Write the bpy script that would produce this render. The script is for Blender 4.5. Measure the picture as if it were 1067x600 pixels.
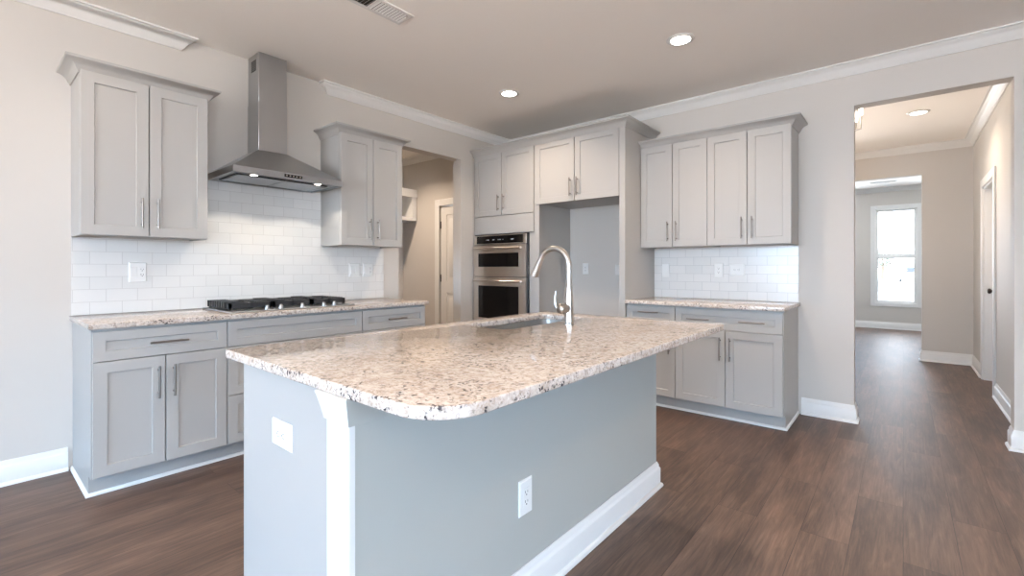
import bpy, bmesh, math, random
from mathutils import Vector, Matrix

# ---------------------------------------------------------------- scene, camera, light
for o in list(bpy.data.objects):
    bpy.data.objects.remove(o)
S = bpy.context.scene
COL = S.collection
PI = math.pi

WA, WB, CEIL = -3.80, 4.46, 2.78          # left wall plane, back wall plane, ceiling height

cam_d = bpy.data.cameras.new('camera')
cam = bpy.data.objects.new('camera', cam_d)
COL.objects.link(cam)
cam.location = (0, 0, 1.20)
cam.rotation_euler = (PI / 2, 0, math.radians(40.1))
cam_d.sensor_width = 36
cam_d.lens = 484 / 1067 * 36
cam_d.shift_y = -21 / 1067
cam_d.clip_start = 0.02
cam_d.clip_end = 400
S.camera = cam

S.view_settings.view_transform = 'Standard'
S.view_settings.look = 'None'
S.view_settings.gamma = 1
S.view_settings.use_curve_mapping = False
S.view_settings.exposure = 0.0
S.cycles.max_bounces = 10
S.cycles.diffuse_bounces = 6
S.cycles.glossy_bounces = 4
S.cycles.transparent_max_bounces = 8
S.cycles.sample_clamp_indirect = 6
S.cycles.use_denoising = True
S.cycles.caustics_reflective = False
S.cycles.caustics_refractive = False

W = bpy.data.worlds.new('World')
S.world = W
W.use_nodes = True
wn = W.node_tree.nodes
wn['Background'].inputs[0].default_value = (0.80, 0.89, 1.0, 1)
wn['Background'].inputs[1].default_value = 12

def area(name, loc, size, energy, color, rot, sy=None, parent=None, spread=PI, shape=None):
    d = bpy.data.lights.new(name, 'AREA')
    d.energy = energy
    d.color = color
    d.spread = spread
    if sy:
        d.shape = 'RECTANGLE'; d.size = size; d.size_y = sy
    else:
        d.shape = shape or 'DISK'; d.size = size
    o = bpy.data.objects.new(name, d)
    COL.objects.link(o)
    o.location = loc
    o.rotation_euler = rot
    if parent: o.parent = parent
    return o

DAY = (0.20, 0.57, 1.0)
UPFILL = (1.0, 0.84, 0.69)        # warm tint of the added upward fill lamps
UPT = math.radians(135)
TILT, SPR = math.radians(48), math.radians(112)        # sky light comes in downward
WARM = (1.0, 0.80, 0.62)
WIN_FRONT = [(-2.9, -1.7), (-1.1, 0.1), (0.7, 1.9)]      # window spans along the front wall, behind the camera
for a_, b_ in WIN_FRONT:
    area('window_daylight', ((a_ + b_) / 2, -4.90, 1.45), b_ - a_, 106, DAY, (TILT, 0, 0), sy=1.7, spread=SPR)
    area('ceiling_fill', ((a_ + b_) / 2, -4.89, 1.45), b_ - a_, 80, UPFILL, (UPT, 0, 0), sy=1.7, spread=math.radians(115))  # added lamp aimed up, lifts the ceiling and upper walls
area('window_daylight', (4.0, -1.2, 1.45), 3.2, 150, DAY, (TILT, 0, PI / 2), sy=1.7, spread=SPR)
area('ceiling_fill', (3.99, -1.2, 1.45), 3.2, 118, UPFILL, (UPT, 0, PI / 2), sy=1.7, spread=math.radians(115))
for x_ in (-1.70, 1.42):  # lamps at two added windows, put in to brighten far room and hall
    area('ceiling_fill', (x_, 11.65, 1.43), 0.62, 72, (0.88, 0.94, 1.0), (UPT, 0, PI), sy=1.84, spread=math.radians(115))
    area('window_daylight', (x_, 11.66, 1.43), 0.62, 55, DAY, (TILT, 0, PI), sy=1.84, spread=SPR)
area('ceiling_fill', (-2.49, 6.3, 1.45), 0.6, 36, UPFILL, (UPT, 0, -PI / 2), sy=1.7, spread=math.radians(115))  # added fill at an added window, brightens the hall space
portal = area('window_portal', (-0.11, 11.93, 1.43), 0.66, 1, DAY, (-PI / 2, 0, 0), sy=1.86)
portal.data.cycles.is_portal = True

CAN_W = 15
CANS = [(-1.178, 3.208), (-2.726, 3.197), (0.119, 6.271), (-2.726, 0.25), (-1.178, 0.25), (0.9, 2.2), (0.9, -1.2), (-1.2, -2.2), (-4.9, 3.3)]  # last one is added to brighten the pantry passage

# ---------------------------------------------------------------- helpers
def lin(c):
    r = []
    for v in c:
        v /= 255
        r.append(v / 12.92 if v <= 0.04045 else ((v + 0.055) / 1.055) ** 2.4)
    return tuple(r)

def mat(name, srgb, rough=0.5, metal=0.0, spec=0.5, emit=None, es=0):
    m = bpy.data.materials.new(name)
    m.use_nodes = True
    b = m.node_tree.nodes['Principled BSDF']
    b.inputs['Base Color'].default_value = (*lin(srgb), 1)
    b.inputs['Roughness'].default_value = rough
    b.inputs['Metallic'].default_value = metal
    b.inputs['Specular IOR Level'].default_value = spec
    if emit:
        b.inputs['Emission Color'].default_value = (*emit, 1)
        b.inputs['Emission Strength'].default_value = es
    return m

def N(m, t, **k):
    n = m.node_tree.nodes.new(t)
    for a, v in k.items():
        setattr(n, a, v)
    return n

def L(m, a, b):
    m.node_tree.links.new(a, b)

def ramp(m, stops, interp='LINEAR'):
    r = N(m, 'ShaderNodeValToRGB')
    r.color_ramp.interpolation = interp
    e = r.color_ramp.elements
    while len(e) < len(stops): e.new(0.5)
    for el, (p, c) in zip(e, stops):
        el.position = p
        el.color = (*c, 1) if len(c) == 3 else c
    return r

def paint(name, srgb, rough=0.55, bump=0.02):
    m = mat(name, srgb, rough, spec=0.3)
    tc = N(m, 'ShaderNodeTexCoord')
    nz = N(m, 'ShaderNodeTexNoise'); nz.inputs['Scale'].default_value = 180; nz.inputs['Detail'].default_value = 3
    L(m, tc.outputs['Object'], nz.inputs['Vector'])
    bp = N(m, 'ShaderNodeBump'); bp.inputs['Strength'].default_value = bump; bp.inputs['Distance'].default_value = 0.002
    L(m, nz.outputs['Fac'], bp.inputs['Height'])
    L(m, bp.outputs[0], m.node_tree.nodes['Principled BSDF'].inputs['Normal'])
    return m

M = {}
M['wall'] = paint('wall_paint', (199, 194, 188), 0.6, 0.06)
M['ceiling'] = paint('ceiling_paint', (244, 240, 235), 0.75, 0.08)
M['trim'] = paint('trim_paint', (221, 220, 218), 0.32, 0.0)
M['cab'] = paint('cabinet_paint', (171, 169, 166), 0.38, 0.0)
M['cab_in'] = paint('cabinet_underside', (165, 162, 158), 0.5, 0.0)
M['island_wall'] = paint('island_back_paint', (171, 172, 167), 0.55, 0.04)
M['plate'] = mat('white_plastic', (226, 226, 224), 0.3)
M['slot'] = mat('dark_slot', (40, 40, 42), 0.6)
M['nickel'] = mat('brushed_nickel', (176, 168, 160), 0.32, 1.0)
M['pull'] = mat('pull_metal', (142, 135, 129), 0.36, 1.0)
M['faucet'] = mat('satin_nickel', (192, 188, 183), 0.28, 1.0)
M['bronze'] = mat('dark_hinge', (62, 54, 50), 0.4, 0.8)
M['black_glass'] = mat('black_glass', (10, 10, 12), 0.06, 0.0)
M['black'] = mat('black_enamel', (26, 26, 28), 0.35)
M['iron'] = mat('cast_iron', (48, 47, 48), 0.4, 0.0)
M['display'] = mat('display_mark', (150, 155, 160), 0.4)
M['can_glow'] = mat('lamp_glow', (255, 250, 240), 0.5, emit=(1.0, 0.94, 0.86), es=14)
M['bulb_glow'] = mat('bulb_glow', (255, 245, 225), 0.5, emit=(1.0, 0.9, 0.78), es=10)
M['hood_glow'] = mat('hood_lamp_glow', (255, 250, 240), 0.5, emit=(1.0, 0.93, 0.82), es=10)
M['vent_dark'] = mat('vent_cavity', (58, 56, 54), 0.8)

def brushed(name, srgb, rough, vec):
    m = mat(name, srgb, rough, 1.0)
    tc = N(m, 'ShaderNodeTexCoord'); mp = N(m, 'ShaderNodeMapping'); mp.inputs['Scale'].default_value = vec
    nz = N(m, 'ShaderNodeTexNoise'); nz.inputs['Scale'].default_value = 6; nz.inputs['Detail'].default_value = 4
    L(m, tc.outputs['Object'], mp.inputs['Vector']); L(m, mp.outputs[0], nz.inputs['Vector'])
    mr = N(m, 'ShaderNodeMapRange'); mr.inputs['To Min'].default_value = rough - 0.06; mr.inputs['To Max'].default_value = rough + 0.08
    L(m, nz.outputs['Fac'], mr.inputs['Value'])
    L(m, mr.outputs[0], m.node_tree.nodes['Principled BSDF'].inputs['Roughness'])
    return m
M['steel'] = brushed('stainless_steel', (184, 186, 188), 0.3, (2, 2, 160))
M['oven_steel'] = brushed('oven_stainless', (222, 214, 206), 0.3, (160, 2, 2))
M['sink_steel'] = brushed('sink_steel', (196, 194, 190), 0.34, (60, 60, 3))

def wood_floor():
    m = mat('plank_floor', (90, 70, 60), 0.38, spec=0.45)
    B = m.node_tree.nodes['Principled BSDF']
    tc = N(m, 'ShaderNodeTexCoord')
    sx = N(m, 'ShaderNodeSeparateXYZ'); L(m, tc.outputs['Object'], sx.inputs[0])
    cb = N(m, 'ShaderNodeCombineXYZ')
    L(m, sx.outputs['Y'], cb.inputs['X']); L(m, sx.outputs['X'], cb.inputs['Y'])
    br = N(m, 'ShaderNodeTexBrick')
    br.offset = 0.37; br.offset_frequency = 2
    br.inputs['Color1'].default_value = (0, 0, 0, 1); br.inputs['Color2'].default_value = (1, 1, 1, 1)
    br.inputs['Mortar'].default_value = (0, 0, 0, 1)
    br.inputs['Scale'].default_value = 1; br.inputs['Brick Width'].default_value = 1.52
    br.inputs['Row Height'].default_value = 0.18; br.inputs['Mortar Size'].default_value = 0.0009
    br.inputs['Mortar Smooth'].default_value = 0.2; br.inputs['Bias'].default_value = 0
    L(m, cb.outputs[0], br.inputs['Vector'])
    # per plank shift so the grain of neighbours does not run on
    sh = N(m, 'ShaderNodeVectorMath', operation='SCALE'); sh.inputs['Scale'].default_value = 37.0
    L(m, br.outputs['Color'], sh.inputs[0])
    ad = N(m, 'ShaderNodeVectorMath', operation='ADD'); L(m, cb.outputs[0], ad.inputs[0]); L(m, sh.outputs[0], ad.inputs[1])
    mp = N(m, 'ShaderNodeMapping'); mp.inputs['Scale'].default_value = (1.5, 13, 1)
    L(m, ad.outputs[0], mp.inputs['Vector'])
    g = N(m, 'ShaderNodeTexNoise'); g.inputs['Scale'].default_value = 2.0; g.inputs['Detail'].default_value = 7; g.inputs['Roughness'].default_value = 0.65
    g.inputs['Distortion'].default_value = 1.0
    L(m, mp.outputs[0], g.inputs['Vector'])
    mp2 = N(m, 'ShaderNodeMapping'); mp2.inputs['Scale'].default_value = (0.9, 3.5, 1)
    L(m, ad.outputs[0], mp2.inputs['Vector'])
    g2 = N(m, 'ShaderNodeTexNoise'); g2.inputs['Scale'].default_value = 1.6; g2.inputs['Detail'].default_value = 3
    L(m, mp2.outputs[0], g2.inputs['Vector'])
    mp3 = N(m, 'ShaderNodeMapping'); mp3.inputs['Scale'].default_value = (3.0, 75, 1)
    L(m, ad.outputs[0], mp3.inputs['Vector'])
    g3 = N(m, 'ShaderNodeTexNoise'); g3.inputs['Scale'].default_value = 1.5; g3.inputs['Detail'].default_value = 5; g3.inputs['Roughness'].default_value = 0.7
    g3.inputs['Distortion'].default_value = 0.7
    L(m, mp3.outputs[0], g3.inputs['Vector'])
    fine = N(m, 'ShaderNodeMapRange'); fine.inputs['From Min'].default_value = 0.3; fine.inputs['From Max'].default_value = 0.7
    fine.inputs['To Min'].default_value = 0.68; fine.inputs['To Max'].default_value = 1.22
    L(m, g3.outputs['Fac'], fine.inputs['Value'])
    r1 = ramp(m, [(0.28, lin((46, 36, 31))), (0.5, lin((92, 73, 63))), (0.74, lin((136, 111, 96)))])
    L(m, g.outputs['Fac'], r1.inputs[0])
    r2 = ramp(m, [(0.3, lin((66, 53, 46))), (0.7, lin((124, 99, 84)))])
    L(m, g2.outputs['Fac'], r2.inputs[0])
    mx = N(m, 'ShaderNodeMix', data_type='RGBA'); mx.inputs['Factor'].default_value = 0.5
    L(m, r1.outputs[0], mx.inputs['A']); L(m, r2.outputs[0], mx.inputs['B'])
    tone = N(m, 'ShaderNodeMapRange'); tone.inputs['To Min'].default_value = 0.88; tone.inputs['To Max'].default_value = 1.1
    L(m, br.outputs['Color'], tone.inputs['Value'])
    ml = N(m, 'ShaderNodeVectorMath', operation='SCALE')
    tf = N(m, 'ShaderNodeMath', operation='MULTIPLY'); L(m, tone.outputs[0], tf.inputs[0]); L(m, fine.outputs[0], tf.inputs[1])
    L(m, mx.outputs['Result'], ml.inputs[0]); L(m, tf.outputs[0], ml.inputs['Scale'])
    dk = N(m, 'ShaderNodeMix', data_type='RGBA'); dk.inputs['B'].default_value = (*lin((34, 27, 24)), 1)
    L(m, br.outputs['Fac'], dk.inputs['Factor']); L(m, ml.outputs[0], dk.inputs['A'])
    L(m, dk.outputs['Result'], B.inputs['Base Color'])
    rr = N(m, 'ShaderNodeMapRange'); rr.inputs['To Min'].default_value = 0.40; rr.inputs['To Max'].default_value = 0.52
    L(m, g.outputs['Fac'], rr.inputs['Value']); L(m, rr.outputs[0], B.inputs['Roughness'])
    bp = N(m, 'ShaderNodeBump'); bp.inputs['Strength'].default_value = 0.12; bp.inputs['Distance'].default_value = 0.002
    L(m, g.outputs['Fac'], bp.inputs['Height']); L(m, bp.outputs[0], B.inputs['Normal'])
    return m
M['floor'] = wood_floor()

def granite():
    m = mat('speckled_granite', (220, 210, 198), 0.11, spec=0.4)
    B = m.node_tree.nodes['Principled BSDF']
    tc = N(m, 'ShaderNodeTexCoord'); V = tc.outputs['Object']
    def noise(scale, det=4, rough=0.6, dist=0.0):
        n = N(m, 'ShaderNodeTexNoise'); n.inputs['Scale'].default_value = scale; n.inputs['Detail'].default_value = det
        n.inputs['Roughness'].default_value = rough; n.inputs['Distortion'].default_value = dist
        L(m, V, n.inputs['Vector']); return n.outputs['Fac']
    def mixc(a, b, f):
        x = N(m, 'ShaderNodeMix', data_type='RGBA')
        for s, v in (('A', a), ('B', b)):
            if isinstance(v, tuple): x.inputs[s].default_value = (*v, 1)
            else: L(m, v, x.inputs[s])
        L(m, f, x.inputs['Factor']); return x.outputs['Result']
    base = ramp(m, [(0.36, lin((166, 150, 138))), (0.47, lin((196, 184, 174))), (0.62, lin((214, 206, 199)))])
    L(m, noise(60, 6, 0.7, 0.3), base.inputs[0])
    tan = ramp(m, [(0.50, (0, 0, 0)), (0.66, (0.6, 0.6, 0.6))]); L(m, noise(15, 7, 0.78, 0.3), tan.inputs[0])
    c = mixc(base.outputs[0], lin((170, 148, 130)), tan.outputs[0])
    gry = ramp(m, [(0.56, (0, 0, 0)), (0.64, (0.75, 0.75, 0.75))]); L(m, noise(44, 5, 0.7, 0.2), gry.inputs[0])
    c = mixc(c, lin((132, 122, 116)), gry.outputs[0])
    wht = ramp(m, [(0.60, (0, 0, 0)), (0.68, (0.7, 0.7, 0.7))]); L(m, noise(34, 5, 0.7, 0.2), wht.inputs[0])
    c = mixc(c, lin((222, 217, 210)), wht.outputs[0])
    # dark flecks gather in loose clusters
    wv = N(m, 'ShaderNodeTexNoise'); wv.inputs['Scale'].default_value = 70; wv.inputs['Detail'].default_value = 3
    L(m, V, wv.inputs['Vector'])
    wa = N(m, 'ShaderNodeVectorMath', operation='MULTIPLY_ADD'); wa.inputs[1].default_value = (0.022, 0.022, 0.022)
    L(m, wv.outputs['Color'], wa.inputs[0]); L(m, V, wa.inputs[2])
    for scale, t0, t1, cs, c0, c1, col in ((85, 0.24, 0.40, 11, 0.53, 0.62, (58, 54, 58)), (48, 0.16, 0.27, 7, 0.50, 0.60, (66, 61, 64)), (120, 0.20, 0.34, 24, 0.50, 0.60, (96, 86, 82))):
        vo = N(m, 'ShaderNodeTexVoronoi'); vo.inputs['Scale'].default_value = scale
        L(m, wa.outputs[0], vo.inputs['Vector'])
        sp = ramp(m, [(t0, (1, 1, 1)), (t1, (0, 0, 0))]); L(m, vo.outputs['Distance'], sp.inputs[0])
        cl = ramp(m, [(c0, (0, 0, 0)), (c1, (1, 1, 1))]); L(m, noise(cs, 3, 0.6), cl.inputs[0])
        mu = N(m, 'ShaderNodeMath', operation='MULTIPLY'); L(m, sp.outputs[0], mu.inputs[0]); L(m, cl.outputs[0], mu.inputs[1])
        c = mixc(c, lin(col), mu.outputs[0])
    L(m, c, B.inputs['Base Color'])
    return m
M['granite'] = granite()

def tile(name, axis, grout):
    m = mat(name, (232, 231, 228), 0.21, spec=0.5)
    B = m.node_tree.nodes['Principled BSDF']
    tc = N(m, 'ShaderNodeTexCoord'); sx = N(m, 'ShaderNodeSeparateXYZ'); L(m, tc.outputs['Object'], sx.inputs[0])
    cb = N(m, 'ShaderNodeCombineXYZ'); L(m, sx.outputs[axis], cb.inputs['X']); L(m, sx.outputs['Z'], cb.inputs['Y'])
    br = N(m, 'ShaderNodeTexBrick'); br.offset = 0.5
    br.inputs['Color1'].default_value = (*lin((220, 219, 217)), 1); br.inputs['Color2'].default_value = (*lin((214, 214, 212)), 1)
    br.inputs['Mortar'].default_value = (*lin(grout), 1)
    br.inputs['Scale'].default_value = 1; br.inputs['Brick Width'].default_value = 0.1545; br.inputs['Row Height'].default_value = 0.0772
    br.inputs['Mortar Size'].default_value = 0.0017; br.inputs['Mortar Smooth'].default_value = 0.15
    L(m, cb.outputs[0], br.inputs['Vector']); L(m, br.outputs['Color'], B.inputs['Base Color'])
    bp = N(m, 'ShaderNodeBump', invert=True); bp.inputs['Strength'].default_value = 0.35; bp.inputs['Distance'].default_value = 0.002
    L(m, br.outputs['Fac'], bp.inputs['Height']); L(m, bp.outputs[0], B.inputs['Normal'])
    return m
M['tile_a'] = tile('subway_tile_left_wall', 'Y', (199, 197, 195))
M['tile_b'] = tile('subway_tile_back_wall', 'X', (190, 190, 190))

def glass():
    m = bpy.data.materials.new('window_glass'); m.use_nodes = True
    nt = m.node_tree; nt.nodes.clear()
    o = N(m, 'ShaderNodeOutputMaterial'); mx = N(m, 'ShaderNodeMixShader'); t = N(m, 'ShaderNodeBsdfTransparent'); g = N(m, 'ShaderNodeBsdfGlossy')
    g.inputs['Roughness'].default_value = 0.02; mx.inputs[0].default_value = 0.06
    L(m, t.outputs[0], mx.inputs[1]); L(m, g.outputs[0], mx.inputs[2]); L(m, mx.outputs[0], o.inputs[0])
    return m
M['glass'] = glass()
M['snow'] = mat('pale_concrete', (205, 205, 205), 0.9)
M['road'] = mat('asphalt', (120, 120, 126), 0.9)
M['bark'] = mat('tree_bark', (120, 104, 92), 0.9)
M['leaf'] = mat('pale_foliage', (132, 140, 128), 0.9)
M['car'] = mat('white_car_paint', (225, 228, 232), 0.3)
M['car_glass'] = mat('car_glass', (50, 58, 66), 0.1)
M['tail'] = mat('tail_lamp', (150, 40, 36), 0.3)
M['rubber'] = mat('rubber', (36, 36, 38), 0.8)

WORLDM = {}      # object -> world matrix (all parents are placed by translation and rotation about z)
IDM = Matrix.Identity(4)

class MB:
    """Collects shapes given in a frame's coordinates and links them as one mesh."""
    def __init__(self, frame=IDM):
        self.bm = bmesh.new(); self.F = frame
    def _v(self, p): return self.bm.verts.new(self.F @ Vector(p))
    def face(self, pts):
        return self.bm.faces.new([self._v(p) for p in pts])
    def box(self, x0, x1, y0, y1, z0, z1):
        v = [self._v((x, y, z)) for z in (z0, z1) for y in (y0, y1) for x in (x0, x1)]
        for f in ((0, 2, 3, 1), (4, 5, 7, 6), (0, 1, 5, 4), (2, 6, 7, 3), (0, 4, 6, 2), (1, 3, 7, 5)):
            self.bm.faces.new([v[i] for i in f])
        return self
    def cyl(self, p0, p1, r0, r1=None, n=20):
        r1 = r0 if r1 is None else r1
        p0, p1 = Vector(p0), Vector(p1)
        q = (p1 - p0).to_track_quat('Z', 'Y')
        ra, rb = [], []
        for k in range(n):
            a = 2 * PI * k / n
            d = q @ Vector((math.cos(a), math.sin(a), 0))
            ra.append(self._v(p0 + d * r0)); rb.append(self._v(p1 + d * r1))
        for k in range(n):
            self.bm.faces.new((ra[k], ra[(k + 1) % n], rb[(k + 1) % n], rb[k]))
        self.bm.faces.new(ra[::-1]); self.bm.faces.new(rb)
        return self
    def lathe(self, prof, c, n=32, axis=(0, 0, 1)):
        q = Vector(axis).to_track_quat('Z', 'Y'); c = Vector(c)
        rings = []
        for r, z in prof:
            rings.append([self._v(c + q @ Vector((r * math.cos(2 * PI * k / n), r * math.sin(2 * PI * k / n), z))) for k in range(n)])
        for a, b in zip(rings, rings[1:]):
            for k in range(n):
                self.bm.faces.new((a[k], a[(k + 1) % n], b[(k + 1) % n], b[k]))
        self.bm.faces.new(rings[0][::-1]); self.bm.faces.new(rings[-1])
        return self
    def tube(self, pts, radii, n=16):
        pts = [Vector(p) for p in pts]
        if not hasattr(radii, '__len__'): radii = [radii] * len(pts)
        rings = []; up = None
        for i, p in enumerate(pts):
            t = (pts[min(i + 1, len(pts) - 1)] - pts[max(i - 1, 0)]).normalized()
            if up is None:
                up = Vector((0, 1, 0)) if abs(t.y) < 0.9 else Vector((1, 0, 0))
            x = (up - t * up.dot(t)).normalized(); y = t.cross(x)
            rings.append([self._v(p + (x * math.cos(2 * PI * k / n) + y * math.sin(2 * PI * k / n)) * radii[i]) for k in range(n)])
        for a, b in zip(rings, rings[1:]):
            for k in range(n):
                self.bm.faces.new((a[k], a[(k + 1) % n], b[(k + 1) % n], b[k]))
        self.bm.faces.new(rings[0][::-1]); self.bm.faces.new(rings[-1])
        return self
    def sweep(self, path, prof, z=0.0, n0=None, n1=None):
        """prof = (offset to the right of travel, height); mitred corners."""
        P = [Vector((p[0], p[1])) for p in path]
        nrm = []
        for a, b in zip(P, P[1:]):
            d = (b - a).normalized(); nrm.append(Vector((d.y, -d.x)))
        rings = []
        for i, p in enumerate(P):
            if i == 0: n = Vector(n0) if n0 else nrm[0]
            elif i == len(P) - 1: n = Vector(n1) if n1 else nrm[-1]
            else: n = (nrm[i - 1] + nrm[i]) / (1 + nrm[i - 1].dot(nrm[i]))
            rings.append([self._v((p.x + n.x * o, p.y + n.y * o, z + h)) for o, h in prof])
        k = len(prof)
        for a, b in zip(rings, rings[1:]):
            for j in range(k):
                self.bm.faces.new((a[j], b[j], b[(j + 1) % k], a[(j + 1) % k]))
        self.bm.faces.new(rings[0]); self.bm.faces.new(rings[-1][::-1])
        return self
    def shaker(self, x0, x1, z0, z1, yb, t=0.02, rail=0.057, rec=0.009):
        """A door or drawer front facing -y, back face at yb: a flat frame round a recessed flat panel."""
        yf = yb - t; c = 0.0015
        def ring(i, y): return [self._v(p) for p in ((x0 + i, y, z0 + i), (x1 - i, y, z0 + i), (x1 - i, y, z1 - i), (x0 + i, y, z1 - i))]
        R = [ring(0, yb), ring(0, yf + c), ring(c, yf), ring(rail, yf), ring(rail + 0.003, yf + rec)]
        for a, b in zip(R, R[1:]):
            for k in range(4):
                self.bm.faces.new((a[k], a[(k + 1) % 4], b[(k + 1) % 4], b[k]))
        self.bm.faces.new(R[0][::-1]); self.bm.faces.new(R[-1])
        return self
    def build(self, name, m, parent=None, base=None, bevel=0, sharp=35):
        me = bpy.data.meshes.new(name)
        bmesh.ops.recalc_face_normals(self.bm, faces=self.bm.faces[:])
        if parent is not None: T = WORLDM[parent]
        elif base is not None: T = Matrix.Translation(base)
        else: T = IDM
        self.bm.transform(T.inverted())
        self.bm.to_mesh(me); self.bm.free()
        me.polygons.foreach_set('use_smooth', [True] * len(me.polygons))
        me.set_sharp_from_angle(angle=math.radians(sharp))
        me.materials.append(M[m] if isinstance(m, str) else m)
        o = bpy.data.objects.new(name, me); COL.objects.link(o)
        if parent is not None: o.parent = parent
        elif base is not None: o.location = base
        WORLDM[o] = T
        if bevel:
            bv = o.modifiers.new('bevel', 'BEVEL'); bv.width = bevel; bv.segments = 2; bv.limit_method = 'ANGLE'
            bv.harden_normals = False
        return o

def thing(name, label, cat, loc, rz=0, group=None):
    o = bpy.data.objects.new(name, None); COL.objects.link(o)
    o.empty_display_size = 0.1
    o.location = loc; o.rotation_euler = (0, 0, rz)
    WORLDM[o] = Matrix.Translation(loc) @ Matrix.Rotation(rz, 4, 'Z')
    o['label'] = label; o['category'] = cat
    if group: o['group'] = group
    return o

def tag(o, label, cat, group=None, kind=None):
    o['label'] = label; o['category'] = cat
    if group: o['group'] = group
    if kind: o['kind'] = kind
    return o

def struct(o):
    o['kind'] = 'structure'
    return o

def slab_mesh(outline, holes, z0, z1, bev):
    """A flat slab from 2D loops, with eased edges."""
    cu = bpy.data.curves.new('outline', 'CURVE'); cu.dimensions = '2D'; cu.fill_mode = 'BOTH'
    for lp in [outline] + holes:
        s = cu.splines.new('POLY'); s.points.add(len(lp) - 1); s.use_cyclic_u = True
        for p, q in zip(s.points, lp): p.co = (q[0], q[1], 0, 1)
    cu.extrude = (z1 - z0) / 2 - bev; cu.bevel_depth = bev; cu.bevel_resolution = 2
    cu.offset = -bev
    o = bpy.data.objects.new('outline', cu); COL.objects.link(o)
    bpy.context.view_layer.update()
    dg = bpy.context.evaluated_depsgraph_get()
    me = bpy.data.meshes.new_from_object(o.evaluated_get(dg))
    bpy.data.objects.remove(o)
    mb = MB(); mb.bm.from_mesh(me)
    bmesh.ops.translate(mb.bm, verts=mb.bm.verts[:], vec=(0, 0, (z0 + z1) / 2))
    bmesh.ops.remove_doubles(mb.bm, verts=mb.bm.verts[:], dist=1e-5)
    return mb

def rrect(x0, x1, y0, y1, r, n=8):
    """Rounded rectangle, r = radii at (x0,y0),(x1,y0),(x1,y1),(x0,y1)."""
    if not hasattr(r, '__len__'): r = [r] * 4
    out = []
    for (cx, cy, sx, sy, a0), rr in zip(((x0, y0, 1, 1, PI), (x1, y0, -1, 1, 1.5 * PI), (x1, y1, -1, -1, 0), (x0, y1, 1, -1, PI / 2)), r):
        if rr < 1e-4: out.append((cx, cy)); continue
        for k in range(n + 1):
            a = a0 + PI / 2 * k / n
            out.append((cx + sx * rr + rr * math.cos(a), cy + sy * rr + rr * math.sin(a)))
    return out

# frames: local x = to the right along the wall, local -y = out of the wall, z up
FA = Matrix.Translation((WA + 0.0015, 0, 0)) @ Matrix.Rotation(PI / 2, 4, 'Z')     # left wall
FB = Matrix.Translation((0, WB - 0.0015, 0))                                     # back wall
def la(s, d, z): return tuple(FA @ Vector((s, -d, z)))
def lb(s, d, z): return tuple(FB @ Vector((s, -d, z)))

# ---------------------------------------------------------------- room shell
f = MB().box(-6.2, 4.2, -5.2, 12.0, -0.12, 0.0); struct(f.build('floor', 'floor'))
f = MB().box(-6.2, 4.2, -5.2, 12.0, CEIL, CEIL + 0.12); struct(f.build('ceiling', 'ceiling'))

T = 0.125
m = MB()
m.box(WA - T, WA, -5.12, 2.781, 0, CEIL); m.box(WA - T, WA, 2.781, 3.618, 2.415, CEIL); m.box(WA - T, WA, 3.618, WB + T, 0, CEIL)
struct(m.build('wall_left', 'wall'))
m = MB()
m.box(WA, -0.291, WB, WB + T, 0, CEIL); m.box(-0.291, 0.558, WB, WB + T, 2.458, CEIL); m.box(0.558, 4.2, WB, WB + T, 0, CEIL)
struct(m.build('wall_back', 'wall'))

def wall_x(name, y0, y1, x0, x1, holes, mt='wall'):
    """Wall along x with rectangular holes (xa, xb, za, zb)."""
    m = MB(); cur = x0
    for xa, xb, za, zb in holes:
        m.box(cur, xa, y0, y1, 0, CEIL)
        if za > 0: m.box(xa, xb, y0, y1, 0, za)
        m.box(xa, xb, y0, y1, zb, CEIL); cur = xb
    m.box(cur, x1, y0, y1, 0, CEIL)
    return struct(m.build(name, mt))
def wall_y(name, x0, x1, y0, y1, holes, mt='wall'):
    m = MB(); cur = y0
    for ya, yb, za, zb in holes:
        m.box(x0, x1, cur, ya, 0, CEIL)
        if za > 0: m.box(x0, x1, ya, yb, 0, za)
        m.box(x0, x1, ya, yb, zb, CEIL); cur = yb
    m.box(x0, x1, cur, y1, 0, CEIL)
    return struct(m.build(name, mt))

wall_x('wall_front', -5.12, -5.0, WA, 4.2, [(a_, b_, 0.6, 2.3) for a_, b_ in WIN_FRONT])
wall_y('wall_right', 4.08, 4.2, -5.0, WB, [(-2.75, -1.30, 0.6, 2.3), (-1.10, 0.35, 0.6, 2.3)])
# beyond the back wall: hall, then the front room with its window
HB = 8.0
wall_y('wall_hall_right', 0.66, 0.80, WB + T, HB, [(6.26, 7.07, 0, 2.06)])
wall_x('wall_hall_back', HB, HB + 0.12, -2.6, 0.80, [(-1.05, 0.184, 0, 2.405)])
wall_y('wall_hall_left', -2.72, -2.6, WB + T, 12.0, [(6.0, 6.6, 0.6, 2.3)])
WY = 11.75
wall_x('wall_far_room', WY, WY + 0.14, -2.6, 2.6, [(-2.015, -1.385, 0.515, 2.355), (-0.425, 0.205, 0.515, 2.355), (1.105, 1.735, 0.515, 2.355)])
wall_y('wall_far_right', 2.6, 2.72, HB + 0.12, 12.0, [])
wall_x('wall_far_front', HB, HB + 0.12, 0.80, 2.72, [])
# the pantry passage beyond the left wall
wall_x('wall_pantry_back', 4.2, 4.32, -5.75, WA - T, [(-4.82, -4.05, 0, 2.04)])
wall_y('wall_pantry_left', -5.75, -5.63, 0.9, 4.2, [])
wall_x('wall_pantry_front', 0.9, 1.02, -5.63, WA - T, [])

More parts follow.
